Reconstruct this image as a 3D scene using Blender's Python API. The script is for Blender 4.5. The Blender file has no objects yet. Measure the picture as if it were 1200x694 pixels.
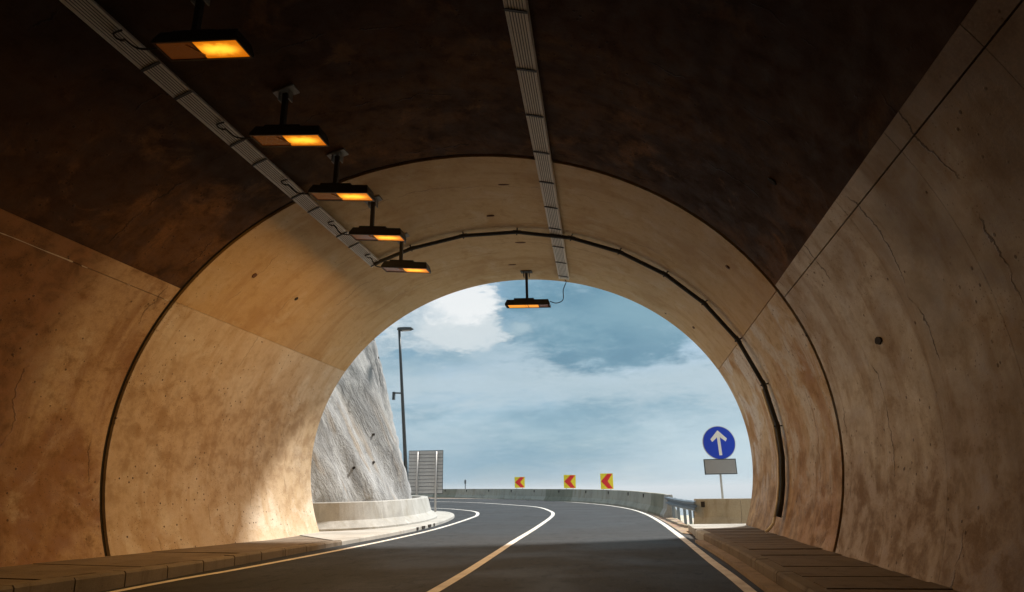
import bpy, bmesh, math, random
from mathutils import Vector, Matrix, noise
random.seed(7)
sc = bpy.context.scene
col = sc.collection
R = math.radians

# ------------------------------------------------------------------ camera
cam_d = bpy.data.cameras.new("camera"); cam = bpy.data.objects.new("camera", cam_d); col.objects.link(cam)
sc.camera = cam
cam_d.sensor_fit = 'HORIZONTAL'; cam_d.sensor_width = 36.0; cam_d.lens = 36.0*735.46/1200.0
cam_d.clip_start = 0.05; cam_d.clip_end = 60000
_yaw, _pit, _rol = 0.1735, 0.3011, -0.019
fw = Vector((-math.sin(_yaw)*math.cos(_pit), math.cos(_yaw)*math.cos(_pit), math.sin(_pit)))
rt = Vector((math.cos(_yaw), math.sin(_yaw), 0)); up = rt.cross(fw)
rt2 = rt*math.cos(_rol)+up*math.sin(_rol); up2 = up*math.cos(_rol)-rt*math.sin(_rol)
m3 = Matrix((rt2, up2, -fw)).transposed()
cam.matrix_world = Matrix.Translation((0, 0, 1.2)) @ m3.to_4x4()

# ------------------------------------------------------------------ node helpers
class NT:
    def __init__(s, tree): s.t = tree; s.n = tree.nodes; s.l = tree.links
    def new(s, typ, **kw):
        n = s.n.new(typ)
        for k, v in kw.items(): setattr(n, k, v)
        return n
    def put(s, sock, v):
        if hasattr(v, 'is_linked') or hasattr(v, 'links'): s.l.new(v, sock)
        elif v is not None:
            if sock.type == 'RGBA' and len(v) == 3: v = (*v, 1)
            sock.default_value = v
    def math(s, op, a, b=None, c=None, clamp=False):
        n = s.new('ShaderNodeMath', operation=op, use_clamp=clamp)
        for i, v in enumerate((a, b, c)):
            if v is not None: s.put(n.inputs[i], v)
        return n.outputs[0]
    def mix(s, f, a, b, blend='MIX'):
        n = s.new('ShaderNodeMix', data_type='RGBA', blend_type=blend)
        s.put(n.inputs[0], f); s.put(n.inputs[6], a); s.put(n.inputs[7], b)
        return n.outputs[2]
    def noise(s, vec, scale, detail=4, rough=.55, dist=0):
        n = s.new('ShaderNodeTexNoise')
        s.put(n.inputs['Vector'], vec); s.put(n.inputs['Scale'], scale); s.put(n.inputs['Detail'], detail)
        s.put(n.inputs['Roughness'], rough); s.put(n.inputs['Distortion'], dist)
        return n.outputs[0]
    def voro(s, vec, scale, feature='F1', out=0):
        n = s.new('ShaderNodeTexVoronoi', feature=feature); s.put(n.inputs['Vector'], vec); s.put(n.inputs['Scale'], scale)
        return n.outputs[out]
    def ramp(s, v, a, b, lo=0., hi=1.):
        n = s.new('ShaderNodeMapRange', interpolation_type='SMOOTHSTEP')
        s.put(n.inputs[0], v); s.put(n.inputs[1], a); s.put(n.inputs[2], b); s.put(n.inputs[3], lo); s.put(n.inputs[4], hi)
        return n.outputs[0]
    def vec(s, v, scale=(1, 1, 1), loc=(0, 0, 0), rot=(0, 0, 0)):
        n = s.new('ShaderNodeMapping'); s.put(n.inputs[0], v)
        n.inputs['Scale'].default_value = scale; n.inputs['Location'].default_value = loc; n.inputs['Rotation'].default_value = rot
        return n.outputs[0]
    def sep(s, v):
        n = s.new('ShaderNodeSeparateXYZ'); s.put(n.inputs[0], v); return n.outputs
    def comb(s, x, y, z=0.):
        n = s.new('ShaderNodeCombineXYZ')
        for i, v in enumerate((x, y, z)): s.put(n.inputs[i], v)
        return n.outputs[0]

# ------------------------------------------------------------------ sky + sun
SUN = Vector((.83, 1.0, 1.8)).normalized()          # towards the sun
sun_el = math.asin(SUN.z); sun_az = math.atan2(SUN.x, SUN.y)
w = bpy.data.worlds.new("World"); sc.world = w; w.use_nodes = True
N = NT(w.node_tree)
bg = w.node_tree.nodes['Background']
sky = N.new('ShaderNodeTexSky', sky_type='NISHITA'); sky.sun_disc = False
sky.sun_elevation = sun_el; sky.sun_rotation = sun_az; sky.dust_density = 1.5; sky.altitude = 60
bg.inputs['Strength'].default_value = 0.11
SKYK = 0.11*2**.5      # colours below are as seen
tc = N.new('ShaderNodeTexCoord'); d = tc.outputs['Generated']
dx, dy, dz = N.sep(d)
az = N.math('MULTIPLY', N.math('ARCTAN2', dx, dy), 57.2958)
el = N.math('MULTIPLY', N.math('ARCSINE', dz), 57.2958)
zz = N.math('ADD', N.math('MAXIMUM', dz, -.05), .22)
p = N.comb(N.math('DIVIDE', dx, zz), N.math('DIVIDE', dy, zz), N.math('MULTIPLY', dz, 2.5))
n1 = N.noise(p, 1.7, 7, .58, .25)
n2 = N.noise(N.vec(p, (1, 1, 1), (7.3, 2.1, 0)), 4.2, 6, .6, .3)
n3 = N.noise(N.vec(N.comb(az, el), (.035, .16, 1), (3.1, .7, 0)), 1.0, 5, .55, .4)
def blob(a0, e0, ra, re, wob=.9):
    u = N.math('DIVIDE', N.math('SUBTRACT', az, a0), ra); v = N.math('DIVIDE', N.math('SUBTRACT', el, e0), re)
    r = N.math('SQRT', N.math('ADD', N.math('MULTIPLY', u, u), N.math('MULTIPLY', v, v)))
    r = N.math('ADD', r, N.math('MULTIPLY', N.math('SUBTRACT', n2, .5), wob))
    return N.math('ADD', r, N.math('MULTIPLY', N.math('SUBTRACT', n1, .5), wob))
def K(c): return tuple(x/SKYK for x in c)
n4 = N.noise(N.vec(p, (1, 1, 1), (2.3, 9.1, 4)), 10.5, 10, .68, .2)
def tex(v, amt): return N.math('ADD', v, N.math('MULTIPLY', N.math('SUBTRACT', n4, .5), amt))
veil = N.ramp(n1, .30, .62, .66, .96)
veilc = N.mix(N.ramp(tex(n3, .35), .34, .66), K((.195, .36, .465)), K((.44, .57, .65)))
c = N.mix(veil, sky.outputs[0], veilc)
# pale band low to the right, clearer blue low to the left
c = N.mix(N.math('MULTIPLY', N.ramp(az, -8, 10), N.ramp(el, 9.5, 2.5, 0, .75)), c, K((.56, .71, .79)))
c = N.mix(N.math('MULTIPLY', N.math('MULTIPLY', N.ramp(az, 3, -14), N.ramp(el, 7.5, 2.)), .5), c, K((.20, .385, .52)))
# long pale cloud band across the middle
bnd = N.math('ADD', N.math('SUBTRACT', el, 9.2), N.math('MULTIPLY', N.math('SUBTRACT', n2, .5), 6.5))
bnd = N.math('ABSOLUTE', N.math('ADD', tex(bnd, 4.), N.math('MULTIPLY', N.math('SUBTRACT', n3, .5), 5.5)))
c = N.mix(N.ramp(bnd, 3.4, .2, 0, .66), c, K((.49, .61, .675)))
# dark blue-grey cloud mass, then white cumulus on its left
c = N.mix(N.ramp(tex(blob(-2.0, 14.6, 11.0, 4.9, 1.5), .8), 1.14, .55, 0, .9), c, N.mix(N.ramp(tex(n2, .5), .3, .7), K((.125, .27, .375)), K((.21, .375, .47))))
c = N.mix(N.ramp(tex(blob(4.5, 15.8, 8.0, 3.4, 1.5), .6), 1.15, .4, 0, .7), c, K((.25, .42, .51)))
c = N.mix(N.ramp(tex(blob(-18.2, 15.6, 6.6, 4.8, 2.3), 1.3), 1.08, .60, 0, .82), c, N.mix(N.ramp(tex(n2, .9), .36, .62), K((.40, .52, .60)), K((.70, .77, .80))))
c = N.mix(N.ramp(tex(blob(-14.2, 13.6, 4.4, 2.3, 2.4), 1.4), 1.0, .5, 0, .88), c, K((.68, .75, .78)))
c = N.mix(N.ramp(tex(blob(-15.0, 17.2, 4.0, 2.3, 2.6), 1.4), 1.0, .40, 0, .95), c, K((.88, .91, .92)))
c = N.mix(N.ramp(tex(blob(-9.0, 14.3, 2.0, 1.0, 3.4), 1.2), 1.0, .2, 0, .6), c, K((.50, .63, .69)))
N.l.new(c, bg.inputs['Color'])

sl = bpy.data.lights.new("sun", 'SUN'); sun = bpy.data.objects.new("sun", sl); col.objects.link(sun)
sl.energy = 5.0; sl.angle = R(7.0); sl.color = (1, .95, .87)
sun.rotation_euler = (-SUN).to_track_quat('-Z', 'Y').to_euler(); sun.location = (20, 30, 40)
sc.view_settings.view_transform = 'Standard'; sc.view_settings.look = 'None'
sc.view_settings.exposure = 0.5; sc.view_settings.gamma = 1.0; sc.view_settings.use_curve_mapping = False
sc.cycles.use_denoising = True
sc.cycles.max_bounces = 8; sc.cycles.diffuse_bounces = 5; sc.cycles.glossy_bounces = 3
sc.cycles.sample_clamp_indirect = 6.0
LAMP_W = 80.0

# ------------------------------------------------------------------ materials
def mat(name):
    m = bpy.data.materials.new(name); m.use_nodes = True
    n = NT(m.node_tree); return m, n, m.node_tree.nodes['Principled BSDF']
def bump(n, b, h, strength=.3, dist=.02):
    k = n.new('ShaderNodeBump'); k.inputs['Strength'].default_value = strength; k.inputs['Distance'].default_value = dist
    n.put(k.inputs['Height'], h); n.l.new(k.outputs[0], b.inputs['Normal'])
def simple(name, c, rough=.6, metal=0., var=.18, scale=12., emit=None, es=0., bmp=.0, spec=.5):
    m, n, b = mat(name)
    v = n.new('ShaderNodeTexCoord').outputs['Object']
    f = n.noise(v, scale, 5, .6)
    lo = tuple(x*(1-var) for x in c); hi = tuple(min(1, x*(1+var)) for x in c)
    n.put(b.inputs['Base Color'], n.mix(f, lo, hi)); b.inputs['Roughness'].default_value = rough; b.inputs['Metallic'].default_value = metal
    b.inputs['Specular IOR Level'].default_value = spec
    if emit: b.inputs['Emission Color'].default_value = (*emit, 1); b.inputs['Emission Strength'].default_value = es
    if bmp: bump(n, b, f, bmp, .02)
    return m

def lining(name, base, stain, light, dark, lo=.46, hi=.62, llo=.52, lhi=.66, pits=.6, crack=.5, rough=.72, damp=None, low=None, deep_shade=None, seed=0., mott=1.):
    """cast concrete; uv = metres (along tunnel, round the arch)"""
    m, n, b = mat(name)
    uv0 = n.new('ShaderNodeUVMap').outputs[0]; u_, v_, _ = n.sep(uv0)
    uv = n.vec(uv0, (1, 1, 1), (seed, seed*.7, 0))
    c1 = n.noise(uv, .50, 9, .60, .35)
    c2 = n.noise(n.vec(uv, (1, 1, 1), (11, 4, 0)), .95, 9, .62, .5)
    c3 = n.noise(n.vec(uv, (1, 1, 1), (31, 14, 0)), 2.6, 8, .68, .3)
    gr = n.noise(n.vec(uv, (1, 1, 1), (3, 24, 0)), 7.5, 8, .72)
    strk = n.noise(n.vec(uv, (1.9, .26, 1), (3, 0, 0)), 1.3, 8, .62, .25)
    fine = n.noise(uv, 30, 4, .65)
    c = n.mix(n.ramp(c1, lo, hi), base, stain)
    c = n.mix(n.ramp(c2, llo, lhi, 0, .8), c, light)
    c = n.mix(n.ramp(strk, .49, .64, 0, .58), c, stain)
    c = n.mix(n.ramp(c3, .52, .70, 0, .55*mott), c, dark)
    if low:      # splash zone: browner and grimier near the walkway
        dv = n.math('ABSOLUTE', n.math('SUBTRACT', v_, low[0]))
        dv = n.math('ADD', dv, n.math('MULTIPLY', n.math('SUBTRACT', c2, .5), 3.2))
        c = n.mix(n.ramp(dv, low[1], .4, 0, low[2]), c, n.mix(n.ramp(c3, .4, .6), stain, dark))
    if damp:     # damp, browner lower part of one bay
        e = n.math('ADD', v_, n.math('MULTIPLY', n.math('SUBTRACT', c1, .5), 2.2))
        f = n.math('MULTIPLY', n.ramp(e, damp[0]-.25, damp[0]+.2), n.ramp(n.math('ADD', u_, n.math('MULTIPLY', c1, 1.5)), damp[1]+.8, damp[1]))
        c = n.mix(n.math('MULTIPLY', f, .9), c, n.mix(n.ramp(c3, .4, .65), damp[2], dark))
    if deep_shade:     # shade painted into the colour, mottled, darker deeper in the tunnel
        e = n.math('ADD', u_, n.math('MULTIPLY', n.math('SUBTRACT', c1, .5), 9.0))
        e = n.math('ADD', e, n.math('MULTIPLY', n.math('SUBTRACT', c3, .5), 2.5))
        c = n.mix(n.ramp(e, deep_shade[0], deep_shade[1], 0, deep_shade[2]), c, deep_shade[3])
    c = n.mix(n.ramp(gr, .44, .68, 0, .42*mott), c, n.mix(.5, dark, stain))
    c = n.mix(n.ramp(fine, .42, .72, 0, .30*mott), c, stain)
    vd = n.voro(uv, 6.5)
    pm = n.math('MULTIPLY', n.ramp(vd, .16, .09), n.ramp(c2, .47, .56))
    c = n.mix(n.math('MULTIPLY', pm, pits), c, tuple(x*.28 for x in dark))
    vd2 = n.voro(n.vec(uv, (1, 1, 1), (2, 8, 0)), 17)
    pm2 = n.math('MULTIPLY', n.ramp(vd2, .20, .10), n.ramp(c1, .46, .54))
    c = n.mix(n.math('MULTIPLY', pm2, pits*.8), c, tuple(x*.45 for x in dark))
    # hairline cracks running round the arch
    wv = n.math('ADD', n.math('MULTIPLY', u_, .58), n.math('MULTIPLY', n.noise(n.vec(uv, (.5, .9, 1)), 1.2, 7, .6), .42))
    fr = n.math('ABSOLUTE', n.math('SUBTRACT', n.math('FRACT', wv), .5))
    cm = n.math('MULTIPLY', n.ramp(fr, .011, .003), n.ramp(n.noise(n.vec(uv, (1.2, .8, 1), (5, 7, 0)), .8, 4), .50, .58))
    c = n.mix(n.math('MULTIPLY', cm, crack), c, tuple(x*.25 for x in dark))
    n.put(b.inputs['Base Color'], c)
    b.inputs['Specular IOR Level'].default_value = .35
    n.put(b.inputs['Roughness'], n.ramp(c3, .3, .7, rough-.14, rough+.12))
    h = n.math('SUBTRACT', n.math('ADD', n.math('ADD', n.math('MULTIPLY', fine, .10), n.math('MULTIPLY', gr, .25)), n.math('MULTIPLY', c2, .6)), n.math('MULTIPLY', n.math('ADD', pm, cm), .35))
    bump(n, b, h, .6, .03)
    return m

M = {}
VB = 1.0; VT = 21.6
M['wall_left'] = lining('wall_left_concrete', (.48, .345, .205), (.27, .14, .05), (.53, .43, .30), (.12, .055, .016), pits=.7, damp=(17.0, 9.6, (.24, .105, .024)), deep_shade=(9.0, 3.5, .82, (.085, .038, .012)), seed=3)
M['wall_right'] = lining('wall_right_concrete', (.63, .62, .605), (.42, .33, .235), (.74, .74, .74), (.19, .12, .065), .48, .64, .46, .60, pits=.7, crack=.8, low=(VB, 2.6, .85), deep_shade=(8.6, 3.6, .88, (.11, .06, .026)), seed=8, mott=.7)
M['portal_left'] = lining('portal_left_concrete', (.60, .505, .375), (.47, .345, .205), (.66, .60, .50), (.25, .145, .06), .46, .72, .47, .63, pits=1., crack=.3, low=(VT, 2.6, .6), seed=14, mott=.55)
M['portal_vault'] = lining('portal_vault_concrete', (.55, .40, .215), (.44, .285, .125), (.58, .46, .29), (.27, .15, .05), .46, .72, pits=.25, crack=.35, seed=17, mott=.5)
M['portal_right'] = lining('portal_right_concrete', (.60, .49, .33), (.42, .245, .09), (.68, .685, .68), (.15, .068, .02), .47, .63, .46, .57, pits=.9, crack=.6, low=(VB, 2.6, .7), seed=23, mott=.75)
M['ceiling'] = lining('ceiling_dark_concrete', (.115, .052, .014), (.048, .020, .006), (.20, .095, .028), (.010, .004, .002), .44, .58, pits=.5, crack=.6, rough=.9, deep_shade=(10.0, 5.0, .75, (.024, .009, .003)), seed=31)  # dark brown lining, with shade painted on deeper in
M['joint'] = simple('joint_rubber', (.012, .010, .009), .8)
M['seam'] = simple('lime_seam', (.55, .47, .36), .8, var=.35, scale=9)
M['hole'] = simple('dark_hole', (.02, .014, .01), .9)
M['rust'] = simple('rusty_plate', (.12, .055, .025), .85, var=.5, scale=30)
M['black_metal'] = simple('black_metal', (.018, .016, .015), .45, var=.3)
M['dark_pole'] = simple('dark_grey_paint', (.05, .065, .075), .45)
M['galv'] = simple('galvanised_steel', (.50, .48, .46), .5, .35, var=.16, scale=25)
M['tray'] = simple('pale_tray_steel', (.74, .73, .70), .55, .0, var=.14, scale=18)
M['mount'] = simple('weathered_mount_steel', (.24, .235, .22), .6, .2, var=.3, scale=20)
M['galv_dull'] = simple('galvanised_dull', (.48, .49, .50), .5, .2, var=.2, scale=14)
M['galv_blue'] = simple('guard_rail_steel', (.20, .24, .28), .45, .5, var=.25, scale=10)
M['rubber'] = simple('black_rubber', (.012, .012, .012), .6)
M['reflect'] = simple('reflector', (.55, .30, .12), .3, .7)
M['brown_glass'] = simple('dim_lamp_glass', (.09, .03, .011), .18, var=.6, scale=9, emit=(.60, .14, .02), es=.045)  # brown half of the glass, with a faint glow put into it
M['blue'] = simple('blue_sign_sheeting', (.0, .045, .62), .4, var=.06)
M['white'] = simple('white_sheeting', (.90, .90, .88), .5, var=.06)
M['sign_grey'] = simple('grey_sign_face', (.30, .30, .31), .5, var=.08, scale=5)
M['yellow'] = simple('yellow_sheeting', (.98, .74, .012), .5, var=.05)
M['red'] = simple('red_sheeting', (.82, .004, .006), .5, var=.06)

m, n, b = mat('lit_lamp_glass')                      # sodium lamp: brightest under the tube
v = n.new('ShaderNodeTexCoord').outputs['Object']
x_, y_, z_ = n.sep(v)
q = n.math('ABSOLUTE', n.math('ADD', y_, n.math('MULTIPLY', n.math('SUBTRACT', n.noise(v, 9, 3), .5), .12)))
f = n.math('MULTIPLY', n.ramp(q, .17, .0), n.ramp(n.math('ABSOLUTE', n.math('SUBTRACT', x_, .40)), .42, .05))
n.put(b.inputs['Emission Color'], n.mix(f, (1.0, .22, .0), (1.0, .52, .035))); b.inputs['Base Color'].default_value = (.3, .15, .02, 1)
n.put(b.inputs['Emission Strength'], n.ramp(f, 0, .9, .42, 1.15)); M['lit'] = m
m, n, b = mat('portal_lamp_glass')
b.inputs['Emission Color'].default_value = (1, .33, .02, 1); b.inputs['Emission Strength'].default_value = .75; b.inputs['Base Color'].default_value = (.3, .1, .02, 1)
M['lit_dim'] = m

def concrete(name, c, stain, rough=.85, streak=(4, 4, .5), scale=1., light=None, edge_dark=0.):
    m, n, b = mat(name)
    v = n.new('ShaderNodeTexCoord').outputs['Object']
    big = n.noise(v, .8*scale, 5, .6, .4); st = n.noise(n.vec(v, streak), .9*scale, 6, .62, .3); fine = n.noise(v, 30*scale, 4, .65)
    cc = n.mix(n.ramp(big, .42, .68), c, tuple(x*.74 for x in c))
    cc = n.mix(n.ramp(st, .5, .72, 0, .8), cc, stain)
    if light: cc = n.mix(n.ramp(n.noise(n.vec(v, streak, (9, 9, 9)), .7*scale, 5, .6), .52, .7, 0, .8), cc, light)
    cc = n.mix(n.ramp(fine, .4, .72, 0, .35), cc, tuple(x*.6 for x in c))
    pit = n.ramp(n.voro(v, 11*scale), .13, .06)
    cc = n.mix(n.math('MULTIPLY', pit, n.ramp(big, .45, .6, 0, .7)), cc, tuple(x*.3 for x in c))
    n.put(b.inputs['Base Color'], cc); b.inputs['Roughness'].default_value = rough; b.inputs['Specular IOR Level'].default_value = .25
    bump(n, b, n.math('ADD', fine, n.math('MULTIPLY', big, 2)), .35, .012)
    return m
M['barrier'] = concrete('barrier_concrete', (.42, .395, .33), (.27, .23, .165))
M['barrier_dark'] = concrete('barrier_mossy_concrete', (.28, .275, .21), (.17, .16, .105))
M['barrier_pale'] = concrete('barrier_pale_concrete', (.42, .42, .40), (.31, .295, .25), light=(.50, .505, .495))
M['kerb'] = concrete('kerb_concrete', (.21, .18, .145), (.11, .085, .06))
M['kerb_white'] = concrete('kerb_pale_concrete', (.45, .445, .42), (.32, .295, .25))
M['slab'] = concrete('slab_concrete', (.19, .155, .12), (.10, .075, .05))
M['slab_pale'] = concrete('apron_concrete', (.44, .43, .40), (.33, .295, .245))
M['wet'] = concrete('gutter_concrete', (.34, .28, .23), (.18, .13, .09))
M['gutter'] = simple('gutter_grime', (.035, .027, .02), .85, var=.5, scale=3)

# asphalt
m, n, b = mat('asphalt')
v = n.new('ShaderNodeTexCoord').outputs['Object']
g = n.noise(v, 55, 3, .7); big = n.noise(v, .35, 5, .6, .5); trk = n.noise(n.vec(v, (1.3, .08, 1)), 1.2, 4, .55, .3)
c = n.mix(n.ramp(big, .35, .7), (.011, .014, .018), (.021, .026, .032))
c = n.mix(n.ramp(trk, .45, .7, 0, .6), c, (.017, .018, .021))
c = n.mix(n.ramp(g, .3, .75), c, (.044, .046, .049), 'MIX')
c = n.mix(n.ramp(n.noise(n.vec(v, (1, .6, 1)), 7.5, 8, .82), .47, .62, 0, .85), c, (.037, .041, .045))
c = n.mix(n.ramp(n.noise(n.vec(v, (1, .5, 1), (4, 4, 0)), 4.2, 8, .8), .52, .64, 0, .9), c, (.006, .007, .008))
sp = n.math('MULTIPLY', n.ramp(n.voro(v, 26), .20, .08), .9)
c = n.mix(sp, c, (.12, .115, .105))
n.put(b.inputs['Base Color'], c); n.put(b.inputs['Roughness'], n.ramp(big, .35, .65, .62, .82)); b.inputs['Specular IOR Level'].default_value = .17
bump(n, b, n.math('ADD', g, sp), .5, .012); M['asphalt'] = m
# worn road paint
m, n, b = mat('road_paint')
v = n.new('ShaderNodeTexCoord').outputs['Object']
wear = n.math('ADD', n.math('MULTIPLY', n.noise(v, 38, 4, .7), .6), n.math('MULTIPLY', n.noise(v, 3.2, 5, .6), .5))
c = n.mix(n.ramp(n.noise(v, 2.2, 5, .65), .35, .7), (.74, .72, .67), (.55, .51, .45))
c = n.mix(n.ramp(wear, .62, .76, 0, .75), c, (.13, .125, .12))
n.put(b.inputs['Base Color'], c); b.inputs['Roughness'].default_value = .6; bump(n, b, wear, .3, .006); M['paint'] = m
# verge dirt, scree
def dirt(name, a, bb, cc_, s=1.):
    m, n, b = mat(name)
    v = n.new('ShaderNodeTexCoord').outputs['Object']
    f = n.noise(v, 1.1*s, 6, .65, .4); g = n.noise(v, 22*s, 4, .7); k = n.voro(v, 9*s, out=1)
    c = n.mix(n.ramp(f, .38, .66), a, bb); c = n.mix(n.ramp(g, .42, .7, 0, .7), c, cc_)
    c = n.mix(.18, c, k, 'OVERLAY')
    n.put(b.inputs['Base Color'], c); b.inputs['Roughness'].default_value = .95; b.inputs['Specular IOR Level'].default_value = .15
    bump(n, b, n.math('ADD', g, n.voro(v, 9*s)), .7, .03); return m
M['verge'] = dirt('verge_dirt', (.34, .24, .17), (.44, .36, .28), (.22, .15, .10))
M['ground'] = dirt('pale_scree', (.50, .46, .37), (.40, .36, .28), (.60, .57, .50), .6)
# shotcrete rock: uv = metres along, up
m, n, b = mat('shotcrete_rock')
uv = n.new('ShaderNodeUVMap').outputs[0]; u_, v_, _ = n.sep(uv)
dg = n.vec(n.comb(n.math('ADD', u_, n.math('MULTIPLY', v_, .46)), v_), (1.15, .36, 1))
s1 = n.noise(dg, 1.0, 7, .64, .5); s2 = n.noise(n.vec(dg, (1.5, 1.7, 1), (5, 1, 0)), 1.2, 8, .68, .5)
big = n.noise(uv, .5, 5, .6, .4); fine = n.noise(uv, 14, 6, .7)
c = n.mix(n.ramp(s1, .33, .68), (.27, .272, .275), (.40, .397, .388))
c = n.mix(n.ramp(n.noise(n.vec(uv, (1, 1, 1), (8, 2, 0)), 1.7, 9, .7, .6), .50, .66, 0, .6), c, (.19, .192, .195))
c = n.mix(n.ramp(s2, .50, .66, 0, .75), c, (.215, .218, .222))
lowf = n.math('MULTIPLY', n.ramp(n.math('ADD', v_, n.math('MULTIPLY', n.math('SUBTRACT', s1, .5), 6)), 4.6, 1.6), n.ramp(n.noise(n.vec(uv, (1.3, .32, 1)), 1.1, 5, .6), .40, .62))
c = n.mix(n.math('MULTIPLY', lowf, .7), c, (.50, .505, .51))
tan_ = n.math('MULTIPLY', n.ramp(n.noise(n.vec(dg, (.8, .5, 1), (1.7, 6, 0)), 1.1, 5, .6, .3), .52, .63), n.ramp(v_, 6, 1.2))
c = n.mix(n.math('MULTIPLY', tan_, .85), c, (.33, .245, .155))
c = n.mix(n.ramp(fine, .45, .75, 0, .35), c, (.17, .17, .165))
n.put(b.inputs['Base Color'], c); b.inputs['Roughness'].default_value = .9; b.inputs['Specular IOR Level'].default_value = .2
bump(n, b, n.math('ADD', n.math('ADD', n.math('MULTIPLY', fine, .5), n.math('MULTIPLY', s2, 2.5)), n.math('MULTIPLY', s1, 3.)), .6, .06); M['rock'] = m
# sea
m, n, b = mat('sea_water')
v = n.new('ShaderNodeTexCoord').outputs['Object']
b.inputs['Base Color'].default_value = (.10, .19, .24, 1); b.inputs['Roughness'].default_value = .22
bump(n, b, n.noise(n.vec(v, (.02, .05, .02)), 1., 4), .12, 3.); M['sea'] = m

# ------------------------------------------------------------------ mesh helpers
def tag(o, label=None, cat=None, group=None, kind=None):
    if label: o['label'] = label
    if cat: o['category'] = cat
    if group: o['group'] = group
    if kind: o['kind'] = kind
    return o
def empty(name, loc=(0, 0, 0), rot=(0, 0, 0)):
    o = bpy.data.objects.new(name, None); col.objects.link(o); o.location = loc; o.rotation_euler = rot
    o.empty_display_size = .2; return o
class MB:
    def __init__(s): s.v = []; s.f = []; s.uv = []; s.mi = []
    def add(s, vs, fs, uvs=None):
        k = len(s.v); s.v += [tuple(p) for p in vs]; s.f += [tuple(i+k for i in f) for f in fs]
        s.uv += (uvs if uvs else [(p[0], p[1]) for p in vs]); return s
    def box(s, c, size, mtx=None):
        hx, hy, hz = (a/2 for a in size)
        vs = [Vector((x*hx, y*hy, z*hz)) for x in (-1, 1) for y in (-1, 1) for z in (-1, 1)]
        if mtx: vs = [mtx @ p for p in vs]
        vs = [p+Vector(c) for p in vs]
        return s.add(vs, [(0, 1, 3, 2), (4, 6, 7, 5), (0, 4, 5, 1), (2, 3, 7, 6), (0, 2, 6, 4), (1, 5, 7, 3)])
    def frustum(s, z0, z1, a, b_, c=(0, 0)):     # rectangular, a=(w,d) at z0, b at z1
        vs = []
        for z, q in ((z0, a), (z1, b_)):
            vs += [(c[0]-q[0]/2, c[1]-q[1]/2, z), (c[0]+q[0]/2, c[1]-q[1]/2, z), (c[0]+q[0]/2, c[1]+q[1]/2, z), (c[0]-q[0]/2, c[1]+q[1]/2, z)]
        return s.add(vs, [(3, 2, 1, 0), (4, 5, 6, 7), (0, 1, 5, 4), (1, 2, 6, 5), (2, 3, 7, 6), (3, 0, 4, 7)])
    def tube(s, pts, r, n=10, r2=None, cap=True):
        pts = [Vector(p) for p in pts]; rings = []
        up0 = Vector((0, 0, 1))
        for i, p in enumerate(pts):
            t = (pts[min(i+1, len(pts)-1)]-pts[max(i-1, 0)]).normalized()
            a = t.cross(up0 if abs(t.z) < .95 else Vector((0, 1, 0))).normalized(); c_ = t.cross(a)
            rr = r if r2 is None else r+(r2-r)*i/(len(pts)-1)
            rings.append([p+a*math.cos(2*math.pi*k/n)*rr+c_*math.sin(2*math.pi*k/n)*rr for k in range(n)])
        vs = [q for g in rings for q in g]; fs = []
        for i in range(len(pts)-1):
            for k in range(n): fs.append((i*n+k, i*n+(k+1) % n, (i+1)*n+(k+1) % n, (i+1)*n+k))
        if cap: fs += [tuple(range(n-1, -1, -1)), tuple((len(pts)-1)*n+k for k in range(n))]
        return s.add(vs, fs)
    def prism(s, outline, y0, y1):               # outline in xz, extruded along y
        n = len(outline)
        vs = [(x, y0, z) for x, z in outline]+[(x, y1, z) for x, z in outline]
        fs = [tuple(range(n)), tuple(range(2*n-1, n-1, -1))]+[(i, n+i, n+(i+1) % n, (i+1) % n) for i in range(n)]
        return s.add(vs, fs)
    def grid(s, P, UV=None):                     # P[i][j]
        a, b_ = len(P), len(P[0])
        vs = [q for r_ in P for q in r_]; fs = [(i*b_+j, (i+1)*b_+j, (i+1)*b_+j+1, i*b_+j+1) for i in range(a-1) for j in range(b_-1)]
        return s.add(vs, fs, [q for r_ in UV for q in r_] if UV else None)
    def build(s, name, m, parent=None, smooth=False, loc=None, bevel=0.):
        me = bpy.data.meshes.new(name); me.from_pydata(s.v, [], s.f)
        uvl = me.uv_layers.new(name='UVMap')
        for l in me.loops: uvl.data[l.index].uv = s.uv[l.vertex_index]
        bm = bmesh.new(); bm.from_mesh(me); bmesh.ops.recalc_face_normals(bm, faces=bm.faces)
        if bevel: bmesh.ops.bevel(bm, geom=bm.edges[:], offset=bevel, segments=2, affect='EDGES', profile=.5, clamp_overlap=True)
        bm.to_mesh(me); bm.free()
        if smooth:
            for pl in me.polygons: pl.use_smooth = True
        me.materials.append(m)
        o = bpy.data.objects.new(name, me); col.objects.link(o)
        if parent: o.parent = parent
        if loc: o.location = loc
        return o
def catmull(P, n):
    P = [Vector((*p, 0)) if len(p) == 2 else Vector(p) for p in P]
    Q = [P[0]*2-P[1]]+P+[P[-1]*2-P[-2]]; out = []
    for i in range(1, len(Q)-2):
        a, b_, c_, d_ = Q[i-1:i+3]
        for k in range(12):
            t = k/12; out.append(.5*((2*b_)+(c_-a)*t+(2*a-5*b_+4*c_-d_)*t*t+(3*b_-a-3*c_+d_)*t**3))
    out.append(P[-1]); return resample(out, n)
def resample(P, n):
    L = [0]
    for a, b_ in zip(P, P[1:]): L.append(L[-1]+(b_-a).length)
    out = []; j = 0
    for i in range(n):
        t = L[-1]*i/(n-1)
        while j < len(P)-2 and L[j+1] < t: j += 1
        out.append(P[j].lerp(P[j+1], min(1, max(0, (t-L[j])/max(1e-9, L[j+1]-L[j])))))
    return out
def plen(P): return sum((b_-a).length for a, b_ in zip(P, P[1:]))
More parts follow.
